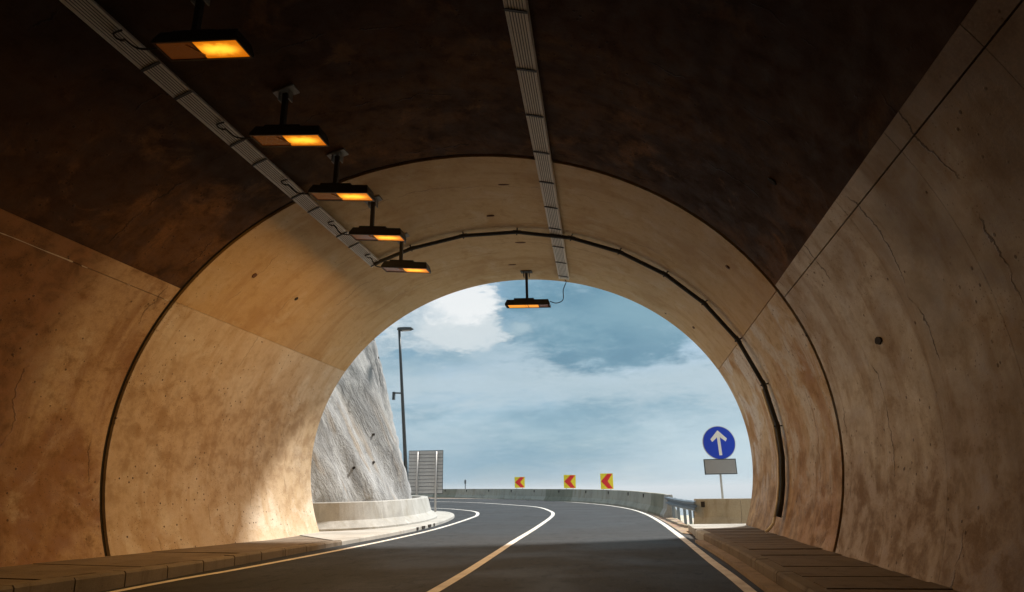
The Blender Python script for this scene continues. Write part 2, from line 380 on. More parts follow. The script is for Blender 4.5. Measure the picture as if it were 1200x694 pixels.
def offset(P, d):                                # to the right of travel (2-D)
    out = []
    for i, p in enumerate(P):
        t = (P[min(i+1, len(P)-1)]-P[max(i-1, 0)]); t.z = 0; t.normalize()
        out.append(p+Vector((t.y, -t.x, 0))*d)
    return out
def zs(y):
    d_ = min(y, 90)-22
    return .0155*.5*(d_+math.sqrt(d_*d_+6))-.0155*.5*(math.sqrt(44**2+6)-44)*0
def strip(A, B, zoff, k=1, n=None):
    P = []
    for a, b_ in zip(A, B):
        row = []
        for j in range(k+1):
            q = a.lerp(b_, j/k); row.append((q.x, q.y, zs(q.y)+zoff))
        P.append(row)
    return P

# ------------------------------------------------------------------ road, markings, verge
Lp = catmull([(-6.95, -45), (-6.95, -10), (-6.95, 0), (-6.92, 8.3), (-6.72, 10.6), (-6.52, 14.2), (-6.48, 18.8), (-6.66, 23.7), (-6.98, 28.5), (-7.25, 30.7), (-8.1, 33.9), (-9.62, 36.6), (-11.6, 38.9), (-15.3, 41.6), (-22, 45.5), (-34, 50), (-50, 53)], 260)
Cp = catmull([(-2.3, -45), (-2.3, -10), (-2.35, 0), (-2.55, 8.6), (-2.74, 12.7), (-2.95, 16.6), (-3.2, 22.5), (-3.4, 27.5), (-3.62, 30.5), (-4.1, 33.5), (-5.48, 38.6), (-7.75, 42.7), (-11.4, 48), (-16.6, 53), (-24, 58), (-35, 63), (-50, 67)], 260)
Rp = catmull([(1.33, -45), (1.33, -10), (1.33, 0), (1.31, 8.8), (1.25, 12), (1.14, 19), (.95, 24.4), (.51, 30.2), (-.32, 35.6), (-2.14, 41.7), (-4.86, 47.4), (-8.17, 52.75), (-11.9, 57), (-19.5, 63), (-31, 69.5), (-50, 76)], 260)
Kp = catmull([(-7.15, -45), (-7.15, -10), (-7.15, 0), (-7.15, 8), (-7.12, 12), (-7.05, 15.8), (-6.95, 18.5), (-7.02, 22.1), (-7.23, 25), (-7.68, 28), (-8.2, 30), (-9.1, 32.0), (-10.3, 33.4), (-12.5, 35.2), (-17, 38.2), (-25, 42), (-50, 49)], 260)
Bp = catmull([(1.23, 27.4), (.99, 29.3), (.42, 33.2), (-.36, 37.3), (-1.6, 41.4), (-3.55, 45.8), (-6.4, 50.1), (-9.15, 54.1), (-12.1, 57.8), (-15.2, 61.2), (-19.8, 65.6), (-30, 72.5), (-48, 80)], 140)
Rk = catmull([(1.7, -45), (1.7, -22), (1.7, -8), (1.7, -2), (1.7, 3), (1.7, 7), (1.7, 10), (1.69, 12.2), (1.63, 14.3), (1.52, 17.4), (1.4, 20)], 120)   # right kerb face
mb = MB(); mb.grid(strip(offset(Kp, -.05), offset(Rp, .16), 0, 14)); tag(mb.build('road', M['asphalt'], smooth=True), kind='structure')
SK0 = .0604
def marking(name, P, wd, m=None):
    o = MB().grid(strip(offset(P, -wd/2), offset(P, wd/2), .004)).build(name, M['paint']); tag(o, kind='structure')
marking('edge_line', Lp, .16); marking('centre_line', Cp, .16); marking('edge_line', Rp, .15)
P = []
for i in range(25):
    x = -7.1+8.5*i/24; y = 19.05+SK0*x+.02*noise.noise(Vector((x*2, 0, 0)))
    P.append([(x, y-.03, zs(y)+.0025), (x, y+.03, zs(y)+.0025)])
tag(MB().grid(P).build('expansion_joint', M['joint']), kind='structure')
# right-hand gutter inside the tunnel, then verge of dirt outside
G0 = offset(Rp, .16)
mb = MB(); P = []
for q in G0:
    if q.y < 21:
        P.append([(q.x, q.y, -.02), (1.75, q.y, -.02)])
tag(mb.grid(P).build('gutter', M['gutter']), kind='structure')
ve = [q for q in G0 if q.y > 18.6]; vo = resample([Vector((1.55, 18.6, 0)), Vector((1.75, 22, 0)), Vector((1.7, 26, 0))]+[q for q in offset(Bp, .25)], len(ve))
ve2 = resample(ve, len(ve))
P = []
for a, b_ in zip(ve2, vo):
    row = []
    for j in range(7):
        q = a.lerp(b_, j/6); z = zs(q.y)-.006+.02*noise.noise(q*1.3)*(0 if j == 0 else 1)
        row.append((q.x, q.y, z))
    P.append(row)
tag(MB().grid(P).build('verge', M['verge'], smooth=True), kind='structure')

# terrain sheet that falls away outside the bend, and the sea below it
edge = [Vector((9, -120, 0)), Vector((9, 10, 0)), Vector((4.5, 19, 0))]+[q for q in offset(Bp, .6)]+[Vector((-120, 108, 0)), Vector((-600, 260, 0))]
edge = resample(edge, 400)
def sdist(x, y):
    best = 1e9; s_ = 1
    for a, b_ in zip(edge, edge[1:]):
        ex, ey = b_.x-a.x, b_.y-a.y; L2 = ex*ex+ey*ey
        t = max(0, min(1, ((x-a.x)*ex+(y-a.y)*ey)/L2)); px, py = a.x+ex*t, a.y+ey*t
        dd = (x-px)**2+(y-py)**2
        if dd < best: best = dd; s_ = 1 if (ex*(y-a.y)-ey*(x-a.x)) < 0 else -1
    return s_*math.sqrt(best)
def axis(c0, lo, hi, step):
    a = [c0]; s_ = step
    while a[-1] < hi: a.append(a[-1]+s_); s_ *= 1.13 if a[-1]-c0 > 22 else 1
    b_ = [c0]; s_ = step
    while b_[-1] > lo: b_.append(b_[-1]-s_); s_ *= 1.13 if c0-b_[-1] > 22 else 1
    return b_[:0:-1]+a
P = []
for x in axis(-4, -700, 700, 1.3):
    row = []
    for y in axis(34, -700, 900, 1.3):
        d_ = sdist(x, y); z = zs(max(-50, min(y, 85)))-.16
        if d_ > 1.2: z -= min(62.4, .62*(d_-1.2)+.5*noise.noise(Vector((x, y, 0))*.35)*min(1, (d_-1.2)/3))
        row.append((x, y, z))
    P.append(row)
tag(MB().grid(P).build('ground', M['ground'], smooth=True), kind='structure')
mb = MB(); ns = 48; rr = [0, 300, 1500, 6000, 25000]; P = []
for i in range(ns+1):
    a = 2*math.pi*i/ns; P.append([(r_*math.cos(a), r_*math.sin(a), -62) for r_ in rr])
tag(mb.grid(P).build('sea', M['sea']), kind='structure')

# ------------------------------------------------------------------ tunnel lining
CX, CZ, EA, EB, SK = -3.112, 2.101, 6.592, 5.653, .0604
YR, YP = 11.22, 19.30
def ell(deg, off=0.):
    t = R(deg); return CX+(EA-off)*math.cos(t), CZ+(EB-off)*math.sin(t)
ARC = {}
_acc = 0; _p = ell(-28)
for i in range(-280, 2090):
    q = ell(i/10); _acc += math.hypot(q[0]-_p[0], q[1]-_p[1]); _p = q; ARC[i] = _acc
def arc(deg): return ARC[int(round(deg*10))]
BASE_R, BASE_L = -27.0, 207.0
def shell(a0, a1, y0, y1, thick=.45, da=2.0, dy=.5, off=0.):
    """curved slab of the lining between two angles and two stations"""
    na = max(2, int(abs(a1-a0)/da)+1); ny = max(2, int((y1-y0)/dy)+1)
    mb = MB()
    def pt(a, y, o_):
        x, z = ell(a, o_); return (x, y+SK*x, z)
    A = [a0+(a1-a0)*i/(na-1) for i in range(na)]; Y = [y0+(y1-y0)*j/(ny-1) for j in range(ny)]
    def wob(a, y):
        k = min(1, (y-y0)/.3, (y1-y)/.3, abs(a-a0)/2, abs(a1-a)/2)
        return .018*noise.noise(Vector((a*.06, y*.45, 3)))*max(0, k)
    mb.grid([[pt(a, y, off+wob(a, y)) for y in Y] for a in A], [[(y, arc(a)) for y in Y] for a in A])
    mb.grid([[pt(a, y, -thick) for y in (y0, y1)] for a in A], [[(y, arc(a)) for y in (y0, y1)] for a in A])
    for y in (y0, y1): mb.grid([[pt(a, y, off), pt(a, y, -thick)] for a in A], [[(y, arc(a)), (y+thick, arc(a))] for a in A])
    for a in (a0, a1): mb.grid([[pt(a, y, off), pt(a, y, -thick)] for y in Y], [[(y, arc(a)), (y, arc(a)+thick)] for y in Y])
    return mb
tun = tag(empty('tunnel', (CX, 0, 0)), 'concrete road tunnel with dark brown vault, pale stained side walls and arched open mouth', 'tunnel')
def T(o): o.parent = tun; o.location = Vector(o.location)-Vector((CX, 0, 0)); return o
DR, DL, JR, JL = 26.5, 146.7, 23.9, 149.8
g = .004; gd = .075
def ga(d_): return d_
y0n = -45
o = T(shell(DR, DL, y0n, YR-.065).build('ceiling_lining', M['ceiling'], smooth=True)); o['label'] = 'dark brown vault lining of the near part of the tunnel'
# left wall of the near part
T(shell(DL+.03, JL-.05, y0n, YR-.065, dy=.8).build('wall_band', M['wall_left'], smooth=True))
T(shell(JL+.05, BASE_L, y0n, YR-.065).build('wall_lining', M['wall_left'], smooth=True))
# right wall: bays cast 1.6 m long
ys = [y0n, -3.5, -1.9, -.3, 1.3, 2.85, 4.46, 6.04, 7.66, 9.33, YR-.065]
for a, b_ in zip(ys, ys[1:]):
    T(shell(JR+.09, DR-.03, a+g, b_-g, da=.8).build('wall_band', M['wall_right'], smooth=True))
    T(shell(BASE_R, JR-.09, a+g*.6, b_-g*.6).build('wall_panel', M['wall_right'], smooth=True))
# mouth part
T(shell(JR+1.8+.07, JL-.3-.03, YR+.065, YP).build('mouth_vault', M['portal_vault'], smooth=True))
T(shell(JL-.3+.03, BASE_L, YR+.065, YP).build('mouth_wall', M['portal_left'], smooth=True))
T(shell(BASE_R, JR+1.8-.07, YR+.065, YP).build('mouth_wall', M['portal_right'], smooth=True))
# ring joint: dark sealing strip lying in the gap
mb = shell(BASE_R, BASE_L, YR-.064, YR+.064, .3, off=-.06); T(mb.build('ring_joint', M['joint'], smooth=True))
mb = shell(BASE_R, BASE_L, y0n+.1, YP-.1, .06, da=4, dy=40, off=-.50); T(mb.build('outer_shell', M['joint'], smooth=True))
# lime seam along the left shoulder, ragged
y = -6.; P = []
def seam(P):
    if len(P) > 1: T(MB().grid(P).build('lime_seam', M['seam']))
while y < YR-.1:
    f = noise.noise(Vector((y*1.1, 3, 0)))+.35*noise.noise(Vector((y*5., 1, 0)))
    if f > -.02:
        wd = .010+.04*max(0, f)+.010*random.random(); c_ = JL+.12*noise.noise(Vector((y*1.3, 5, 0)))
        P.append([(lambda e: (e[0], y+SK*e[0], e[1]))(ell(c_+s_*wd*8, .012)) for s_ in (-.5, .5)])
    else: seam(P); P = []
    y += .06
seam(P)
# flat head wall outside the mouth
mb = MB(); oa = [BASE_R+i*(BASE_L-BASE_R)/80 for i in range(81)]
def outer(a):
    x, z = ell(a); dx_, dz_ = math.cos(R(a)), math.sin(R(a))
    s_ = min(5.2/max(1e-6, abs(dx_)) + 3, 9.3/max(1e-6, abs(dz_)), 11); return CX+s_*dx_*1.0, max(-.6, CZ+s_*dz_)
yy = YP+.002
P = []
for a in oa:
    i_ = ell(a, -.46); o_ = outer(a)
    P.append([(i_[0], yy-.5+SK*i_[0], i_[1]), (i_[0], yy-.03+SK*i_[0], i_[1]), (o_[0], yy-.03+SK*o_[0], o_[1]), (o_[0], yy-.5+SK*o_[0], o_[1])])
o = mb.grid(P).build('head_wall', M['barrier']); T(o)
# little anchor holes and rust marks in the lining
spots = [(35, 8.45, .075, .05, 'hole'), (9.4, 8.71, .05, .10, 'hole'), (35.9, 12.33, .05, .05, 'rust'), (137.5, 12.56, .07, .05, 'rust'), (137.4, 14.41, .05, .05, 'hole'),
         (83, 12.51, .13, .03, 'rust'), (88.7, 14.21, .10, .03, 'rust'), (84.8, 16.01, .14, .04, 'rust'), (89.6, 17.8, .12, .04, 'rust'), (37.9, 17.96, .04, .06, 'rust'), (46.8, 18.65, .03, .03, 'hole')]
for a, y, ra, rb, mm in spots:
    mb = MB(); x, z = ell(a, .012); ctr = Vector((x, y+SK*x, z))
    e1 = Vector((ell(a+1)[0]-ell(a-1)[0], 0, ell(a+1)[1]-ell(a-1)[1])).normalized(); e2 = Vector((0, 1, 0)); nn_ = Vector((CX-x, 0, CZ-z)).normalized()
    k = 12; vs = []
    for o_ in (-.02, .004):
        for i in range(k):
            j = 1+.25*noise.noise(Vector((i*1.7, a, y)))
            vs.append(ctr+e1*math.cos(2*math.pi*i/k)*ra*j+e2*math.sin(2*math.pi*i/k)*rb*j+nn_*o_)
    mb.add(vs, [tuple(range(k, 2*k))]+[(i, (i+1) % k, k+(i+1) % k, k+i) for i in range(k)])
    T(mb.build('anchor_hole', M[mm]))

# ------------------------------------------------------------------ pavements inside the tunnel
def xf(y): return .05*max(0, min(1, (15-y)/5))
def zsw(y): return max(.11, min(.30, .12+.021*(15.5-y)))
pl = tag(empty('pavement', (-8.3, 10, 0)), 'raised walkway of concrete slabs and kerb stones along the left tunnel wall', kind='structure')
def PL(o, p_): o.parent = p_; o.location = -p_.location; return o
def kerb_stone(path, s0, s1, zf0, zf1, width, m, name='kerb_stone', side=-1, par=None, zb=-.05):
    """one kerb stone between two arc-length stations; front face on the path, chamfered top edge"""
    L = plen(path); n_ = 4; mb = MB(); P = []
    rs = [at_len(path, s0+(s1-s0)*i/(n_-1)) for i in range(n_)]
    for i, (q, t) in enumerate(rs):
        nrm = Vector((t.y, -t.x, 0))*side; zt = zf0+(zf1-zf0)*i/(n_-1); zb_ = zb+zs(q.y)
        c_ = random.uniform(-.004, .004) if i in (0,) else 0
        prof = [(0, zb_), (.012, zt-.035), (.04, zt-.003), (width, zt), (width, zb_)]
        P.append([tuple(q+nrm*u+Vector((0, 0, z))) for u, z in prof])
    mb.grid(P); k = len(P[0])
    mb.add([Vector(p_) for p_ in P[0]], [tuple(range(k))]); mb.add([Vector(p_) for p_ in P[-1]], [tuple(range(k-1, -1, -1))])
    o = mb.build(name, m)
    if par: PL(o, par)
    return o
def at_len(P, s_):
    acc = 0
    for a, b_ in zip(P, P[1:]):
        L = (b_-a).length
        if acc+L >= s_: return a.lerp(b_, (s_-acc)/L), (b_-a).normalized()
        acc += L
    return P[-1].copy(), (P[-1]-P[-2]).normalized()
def len_at_y(P, y):
    acc = 0
    for a, b_ in zip(P, P[1:]):
        if a.y <= y <= b_.y: return acc+(b_-a).length*(y-a.y)/(b_.y-a.y)
        acc += (b_-a).length
    return acc
joints = [8.57+.865*i for i in range(-13, 9)]
for a, b_ in zip(joints, joints[1:]):
    j = random.uniform(-.006, .006)
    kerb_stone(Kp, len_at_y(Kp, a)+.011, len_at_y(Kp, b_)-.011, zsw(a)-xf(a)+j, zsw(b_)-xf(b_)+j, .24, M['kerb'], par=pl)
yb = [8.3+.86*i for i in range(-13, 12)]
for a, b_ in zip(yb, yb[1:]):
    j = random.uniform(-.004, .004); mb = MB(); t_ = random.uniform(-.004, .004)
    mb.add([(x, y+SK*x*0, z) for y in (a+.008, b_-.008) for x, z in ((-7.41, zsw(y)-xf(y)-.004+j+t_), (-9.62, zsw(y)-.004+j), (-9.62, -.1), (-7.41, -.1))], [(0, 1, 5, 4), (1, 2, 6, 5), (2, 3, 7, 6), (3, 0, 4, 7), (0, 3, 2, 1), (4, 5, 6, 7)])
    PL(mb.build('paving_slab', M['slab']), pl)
mb = MB(); mb.box((-8.4, -3.5, .1), (2.3, 1.0, .1))
# pavement on the right with duct-cover slabs, kerb and low ledge
pr = tag(empty('pavement', (2.4, 10, 0)), 'raised walkway of narrow slabs and kerb stones along the right tunnel wall', kind='structure')
ZR = .185
jr = [17.5-1.42*i for i in range(0, 15)][::-1]
for a, b_ in zip(jr, jr[1:]):
    j = random.uniform(-.005, .005)
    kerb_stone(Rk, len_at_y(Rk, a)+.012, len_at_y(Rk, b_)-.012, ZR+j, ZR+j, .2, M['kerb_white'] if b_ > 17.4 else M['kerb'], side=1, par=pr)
    mb = MB(); k0 = at_len(Rk, len_at_y(Rk, a))[0].x; k1 = at_len(Rk, len_at_y(Rk, b_))[0].x
    if b_ < 17.4:
        for_z = .045
        mb.add([(k0-.19, a+.006, for_z), (k0-.01, a+.006, for_z), (k1-.01, b_-.006, for_z), (k1-.19, b_-.006, for_z), (k0-.20, a+.006, -.05), (k0-.01, a+.006, -.05), (k1-.01, b_-.006, -.05), (k1-.20, b_-.006, -.05)],
               [(0, 1, 2, 3), (7, 6, 5, 4), (0, 4, 5, 1), (2, 6, 7, 3), (0, 3, 7, 4), (1, 5, 6, 2)])
        PL(mb.build('ledge_stone', M['wet']), pr)
ysl = [-2.5+.5*i for i in range(0, 48)]
for a, b_ in zip(ysl, ysl[1:]):
    if b_ > 20.4: break
    k0 = at_len(Rk, len_at_y(Rk, a))[0].x+.207; k1 = at_len(Rk, len_at_y(Rk, b_))[0].x+.207
    if a > 17.4: k0 = k1 = 1.56
    j = random.uniform(-.007, .007); z = ZR-.003+j; x1 = 3.35; h_ = .011
    mb = MB(); mb.add([(k0, a+h_, z), (x1, a+h_, z+random.uniform(-.004, .004)), (x1, b_-h_, z), (k1, b_-h_, z), (k0, a+h_, -.1), (x1, a+h_, -.1), (x1, b_-h_, -.1), (k1, b_-h_, -.1)],
           [(0, 1, 2, 3), (7, 6, 5, 4), (0, 4, 5, 1), (2, 6, 7, 3), (0, 3, 7, 4), (1, 5, 6, 2)])
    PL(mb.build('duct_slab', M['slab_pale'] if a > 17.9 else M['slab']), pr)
mb = MB(); mb.box((2.7, 8.6, .02), (1.2, 22.5, .2)); PL(mb.build('bedding', M['gutter']), pr)
mb = MB(); mb.box((-8.5, 7, -.06), (2.1, 24, .16)); PL(mb.build('bedding', M['gutter']), pl)

# pale apron outside on the left
pa = tag(empty('pavement', (-8, 24, 0)), 'pale concrete apron with white kerb curving round the foot of the left barrier', kind='structure')
BLp = catmull([(-10.6, 18.75), (-9.75, 19.0), (-8.85, 19.35), (-8.1, 20.25), (-7.72, 21.8), (-7.62, 23.8), (-7.95, 26.4), (-8.75, 28.7), (-10.1, 30.7), (-12.2, 32.9), (-15.5, 35.6), (-22, 39.5), (-34, 44)], 120)
s0 = len_at_y(Kp, joints[-1]); s1 = s0+26; k = s0
while k < s1:
    q0 = at_len(Kp, k)[0]; q1 = at_len(Kp, k+1)[0]
    kerb_stone(Kp, k+.004, k+.996, zs(q0.y)+.12, zs(q1.y)+.12, .22, M['kerb_white'], par=pa); k += 1
A = resample([at_len(offset(Kp, -.225), s0+(s1-s0)*i/80)[0] for i in range(81)], 90)
Bq = resample([q for q in offset(BLp, -.2)][:84], 90)
P = []
for i, (a, b_) in enumerate(zip(A, Bq)):
    P.append([(q.x, q.y, zs(q.y)+.116) for q in (a.lerp(b_, j/5) for j in range(6))])
PL(MB().grid(P).build('apron', M['slab_pale'], smooth=True), pa)
# gully openings in the white kerb
for yy, wd in ((21.05, .16), (21.75, .34), (22.55, .34), (23.2, .12)):
    q, t = at_len(Kp, len_at_y(Kp, yy)); mb = MB(); ang = math.atan2(t.y, t.x)
    mb.box(q+Vector((-.015, 0, zs(yy)+.06)), (wd, .06, .085), Matrix.Rotation(ang, 3, 'Z')); PL(mb.build('gully_opening', M['hole']), pa)

# ------------------------------------------------------------------ barriers
PROF = [(0, -.06), (0, .075), (.15, .30), (.235, .83), (.25, .85), (.40, .85), (.415, .83), (.50, .30), (.65, .075), (.65, -.06)]
def barrier_unit(path, a, b_, m, par, hole=True, side=-1, zb=None, name='barrier_unit', h=1.0, su=1.0):
    n_ = max(3, int((b_-a)/.18)+1); P = []; UV = []
    for i in range(n_):
        q, t = at_len(path, a+(b_-a)*i/(n_-1)); nrm = Vector((t.y, -t.x, 0))*side; zz_ = zs(q.y) if zb is None else zb(q.y)
        P.append([tuple(q+nrm*u*su+Vector((0, 0, zz_+z*h+.004*noise.noise(Vector((q.x, q.y, z*3)))))) for u, z in PROF])
    mb = MB(); mb.grid(P); k = len(PROF)
    mb.add([Vector(p_) for p_ in P[0]], [tuple(range(k))]); mb.add([Vector(p_) for p_ in P[-1]], [tuple(range(k-1, -1, -1))])
    o = mb.build(name, m); PL(o, par)
    if hole:
        for f in hole if isinstance(hole, (list, tuple)) else (.5,):
            q, t = at_len(path, a+(b_-a)*f); nrm = Vector((t.y, -t.x, 0))*side; ang = math.atan2(t.y, t.x); zz_ = zs(q.y) if zb is None else zb(q.y)
            u = .20*su
            mb = MB(); mb.box(q+nrm*u+Vector((0, 0, zz_+.68)), (.11, .05, .17), Matrix.Rotation(ang, 3, 'Z'))
            hol = mb.build('lifting_hole', M['hole']); hol.parent = o
    return o
bl = tag(empty('concrete_barrier', (-7.8, 23, 0)), 'pale concrete barrier below the rock face, curving away left of the road', 'barrier')
zb = lambda y: zs(y)+.10
Lbl = plen(BLp); k = .0; i = 0
cuts = [0, 6.2, 9.6, 13, 17, 21, 26, 32]
for a, b_ in zip(cuts, cuts[1:]):
    if b_ > Lbl: break
    barrier_unit(BLp, a+.004, b_-.004, M['barrier_pale'], bl, hole=(.40, .52) if a == 9.6 else False, zb=zb, su=1.75)
br = tag(empty('concrete_barrier', (2.6, 21.5, 0)), 'short grey concrete barrier closing the gap beside the right tunnel mouth', 'barrier')
BRp = catmull([(5.2, 20.05), (3.6, 20.85), (2.87, 21.2), (1.86, 21.75)], 30)
Lr = plen(BRp)
barrier_unit(BRp, 0, Lr-1.52, M['barrier'], br, hole=(.78,), zb=lambda y: .0, side=1)
barrier_unit(BRp, Lr-1.51, Lr, M['barrier'], br, hole=(.80,), zb=lambda y: .0, side=1)
bo = tag(empty('concrete_barrier', (-6, 50, 0)), 'long weathered concrete barrier sweeping along the far outer edge of the bend', 'barrier')
Lo = plen(Bp); s_ = 0.; i = 0
lens = [.95, 3.1, 3.9, 4.2, 4.2]
while s_ < Lo-1:
    L = lens[i] if i < len(lens) else 4.2
    e = min(Lo, s_+L)
    mm = M['barrier_pale'] if i == 0 else (M['barrier_dark'] if i in (1, 6, 11) else M['barrier'])
    barrier_unit(Bp, s_+.006, e-.006, mm, bo, hole=(i not in (0, 1)), side=1); s_ = e; i += 1

# ------------------------------------------------------------------ steel guard rail in the gap
gr = tag(empty('guard_rail', (1.6, 25, 0)), 'steel guard rail on short posts between the two right-hand concrete barriers', 'guard rail')
gp = [Vector((1.42, 28.0, 0)), Vector((1.55, 26, 0)), Vector((1.72, 24, 0)), Vector((1.9, 22.2, 0)), Vector((2.0, 21.6, 0))]
gp = resample(gp, 14)
W = [(-.0, -.155), (-.07, -.12), (-.07, -.06), (.0, -.02), (.0, .02), (-.07, .06), (-.07, .12), (0, .155), (.015, .155), (-.05, .118), (-.05, .062), (.018, .02), (.018, -.02), (-.05, -.062), (-.05, -.118), (.015, -.155)]
P = [[(q.x+u, q.y, zs(q.y)+.62+z) for u, z in W+W[:1]] for q in gp]
PL(MB().grid(P).build('rail_beam', M['galv_blue']), gr)
for yy in (22.6, 23.5, 24.6, 26., 27.3):
    x = 1.9-(yy-22.2)*.085+.11
    mb = MB(); mb.box((x+.04, yy, .2), (.10, .09, 1.15)); PL(mb.build('post', M['galv_blue']), gr)
    mb = MB(); mb.box((x-.055, yy, zs(yy)+.62), (.07, .14, .3)); PL(mb.build('spacer', M['galv_blue']), gr)

# ------------------------------------------------------------------ rock face
cp = offset(BLp, -.97)
cp = resample(catmull([(-16, 9), (-13.2, 14.5), (-11.7, 18), (-10.3, 21), (-9.35, 23.4)]+[(q.x, q.y) for q in cp if q.y > 25.2 and q.x > -40][::6], 220), 190)
P = []; UV = []; Lc = plen(cp)
for i, q in enumerate(cp):
    t = (cp[min(i+1, len(cp)-1)]-cp[max(i-1, 0)]); t.z = 0; t.normalize(); nrm = Vector((-t.y, t.x, 0))
    row = []; uvr = []
    for j in range(56):
        v_ = j*.22; u_ = Lc*i/(len(cp)-1)
        dgn = Vector((u_*.9+v_*.42, v_*.16, 0))
        dsp = (.34*noise.noise(dgn*.7)+.17*noise.noise(dgn*2.1+Vector((4, 0, 0))))+.05*noise.noise(Vector((u_*2.5, v_*2.1, 7)))+.03*noise.noise(Vector((u_*6, v_*5, 1)))
        lean = .21*v_+.006*v_*v_
        dd = lean+dsp*min(1, .35+v_*.5)
        row.append((q.x+nrm.x*dd, q.y+nrm.y*dd, zs(q.y)-.1+v_)); uvr.append((u_, v_))
    q2 = q+nrm*14; row.append((q2.x, q2.y, 14)); uvr.append((Lc*i/(len(cp)-1), 24))
    P.append(row); UV.append(uvr)
mb = MB(); mb.grid(P, UV)
cl = mb.build('cliff', M['rock'], smooth=True); tag(cl, 'tall grey shotcreted rock face with rust streaks and drain holes', kind='structure')
random.seed(11)
for k in range(26):
    i = random.randint(40, 120); j = random.randint(5, 44)
    p_ = Vector(P[i][j]); t = (Vector(P[i+1][j])-Vector(P[i-1][j])).normalized(); v2 = (Vector(P[i][j+1])-Vector(P[i][j-1])).normalized(); nn_ = t.cross(v2).normalized()
    if nn_.dot(Vector((0, 1.2, 1.2))-p_.normalized()*0-p_) < 0: nn_ = -nn_
    mb = MB(); mb.tube([p_-nn_*.1, p_+nn_*.06], .05, 8); mb.build('drain_hole', M['hole'], cl)

# ------------------------------------------------------------------ street lamp
st = tag(empty('street_lamp', (-9.05, 26, .1)), 'tall dark grey street lamp leaning slightly beside the rock face', 'street lamp')
base, top = Vector((-9.03, 26, .1)), Vector((-9.72, 26, 8.22))
PL(MB().tube([base.lerp(top, i/6) for i in range(7)], .095, 12, .055).build('pole', M['dark_pole'], smooth=True), st)
mb = MB(); mb.box(base+Vector((0, 0, .02)), (.34, .34, .04)); PL(mb.build('base_plate', M['dark_pole']), st)
mb = MB(); pr_ = [(-.06, -.06), (.08, -.085), (.5, -.075), (.64, -.02), (.62, .02), (.3, .05), (-.02, .05)]
mb.prism(pr_, -.15, .15); o = mb.build('lamp_head', M['dark_pole'], bevel=.012); o.parent = st; o.location = top-st.location
mb = MB(); mb.box((.33, 0, -.088), (.34, .2, .012)); g_ = mb.build('lens', M['galv'], o)
mid = base.lerp(top, .645)
mb = MB(); mb.tube([mid, mid+Vector((-.36, 0, .03))], .035, 8); mb.box(mid+Vector((-.38, 0, -.10)), (.10, .12, .34)); PL(mb.build('bracket', M['dark_pole']), st)

# ------------------------------------------------------------------ sign board seen from behind
sb = tag(empty('sign_board', (-10.2, 32, .2)), 'large ribbed metal sign board seen from behind, on two posts', 'sign board')
x0, x1, z0, z1 = -11.13, -9.40, 1.15, 3.26; ns = 12
for i in range(ns):
    h_ = (z1-z0)/ns; zc = z0+h_*(i+.5)
    mb = MB(); mb.box((0, 0, 0), (x1-x0, .035, h_-.022)); mb.box((0, -.03, h_/2-.03), (x1-x0, .03, .02))
    o = mb.build('slat', M['galv_dull']); o.parent = sb; o.location = Vector(((x0+x1)/2, 32, zc))-sb.location
for x in (-10.68, -9.72):
    PL(MB().tube([(x, 31.9, .1), (x, 31.9, z1-.05)], .05, 10).build('post', M['galv'], smooth=True), sb)
    for z in (z0+.35, z1-.4):
        mb = MB(); mb.box((x, 31.93, z), (.17, .06, .06)); PL(mb.build('clamp', M['galv']), sb)
mb = MB(); mb.box(((x0+x1)/2, 32.03, (z0+z1)/2), (x1-x0+.05, .012, z1-z0+.04)); PL(mb.build('backing_sheet', M['dark_pole']), sb)

sb.rotation_euler = (0, 0, .17)
# ------------------------------------------------------------------ blue arrow sign
ds = tag(empty('direction_sign', (3.08, 23.56, -.1), (0, 0, 0)), 'round blue sign with white upward arrow above a blank grey plate', 'road sign')
c0 = Vector((3.15, 23.5, 2.685)); rd = .575
def disc(r_, ya, yb_): return [(c0.x+r_*math.cos(2*math.pi*i/40), c0.z+r_*math.sin(2*math.pi*i/40)) for i in range(40)]
PL(MB().prism(disc(rd, 0, 0), 23.5, 23.53).build('rim', M['galv_dull']), ds)
PL(MB().prism(disc(rd-.022, 0, 0), 23.494, 23.515).build('sign_face', M['blue']), ds)
def rotp(pts, a): return [(x*math.cos(a)-z*math.sin(a), x*math.sin(a)+z*math.cos(a)) for x, z in pts]
arrow = [(-.055, -.46), (.055, -.46), (.055, .20), (.255, .035), (.315, .14), (0, .46), (-.315, .14), (-.255, .035), (-.055, .20)]
arrow = rotp(arrow, R(1.5))
PL(MB().prism([(c0.x+x*.93, c0.z+z*.93) for x, z in arrow], 23.488, 23.50).build('arrow', M['white']), ds)
mb = MB(); mb.box((3.10, 23.5, 1.875), (1.12, .03, .52)); PL(mb.build('plate_frame', M['dark_pole']), ds)
mb = MB(); mb.box((3.10, 23.485, 1.875), (1.06, .02, .46)); PL(mb.build('blank_plate', M['sign_grey']), ds)
PL(MB().tube([(3.06, 23.57, -.3), (3.13, 23.57, 3.1)], .038, 10).build('post', M['galv_dull'], smooth=True), ds)
ds.rotation_euler = (0, 0, .17)

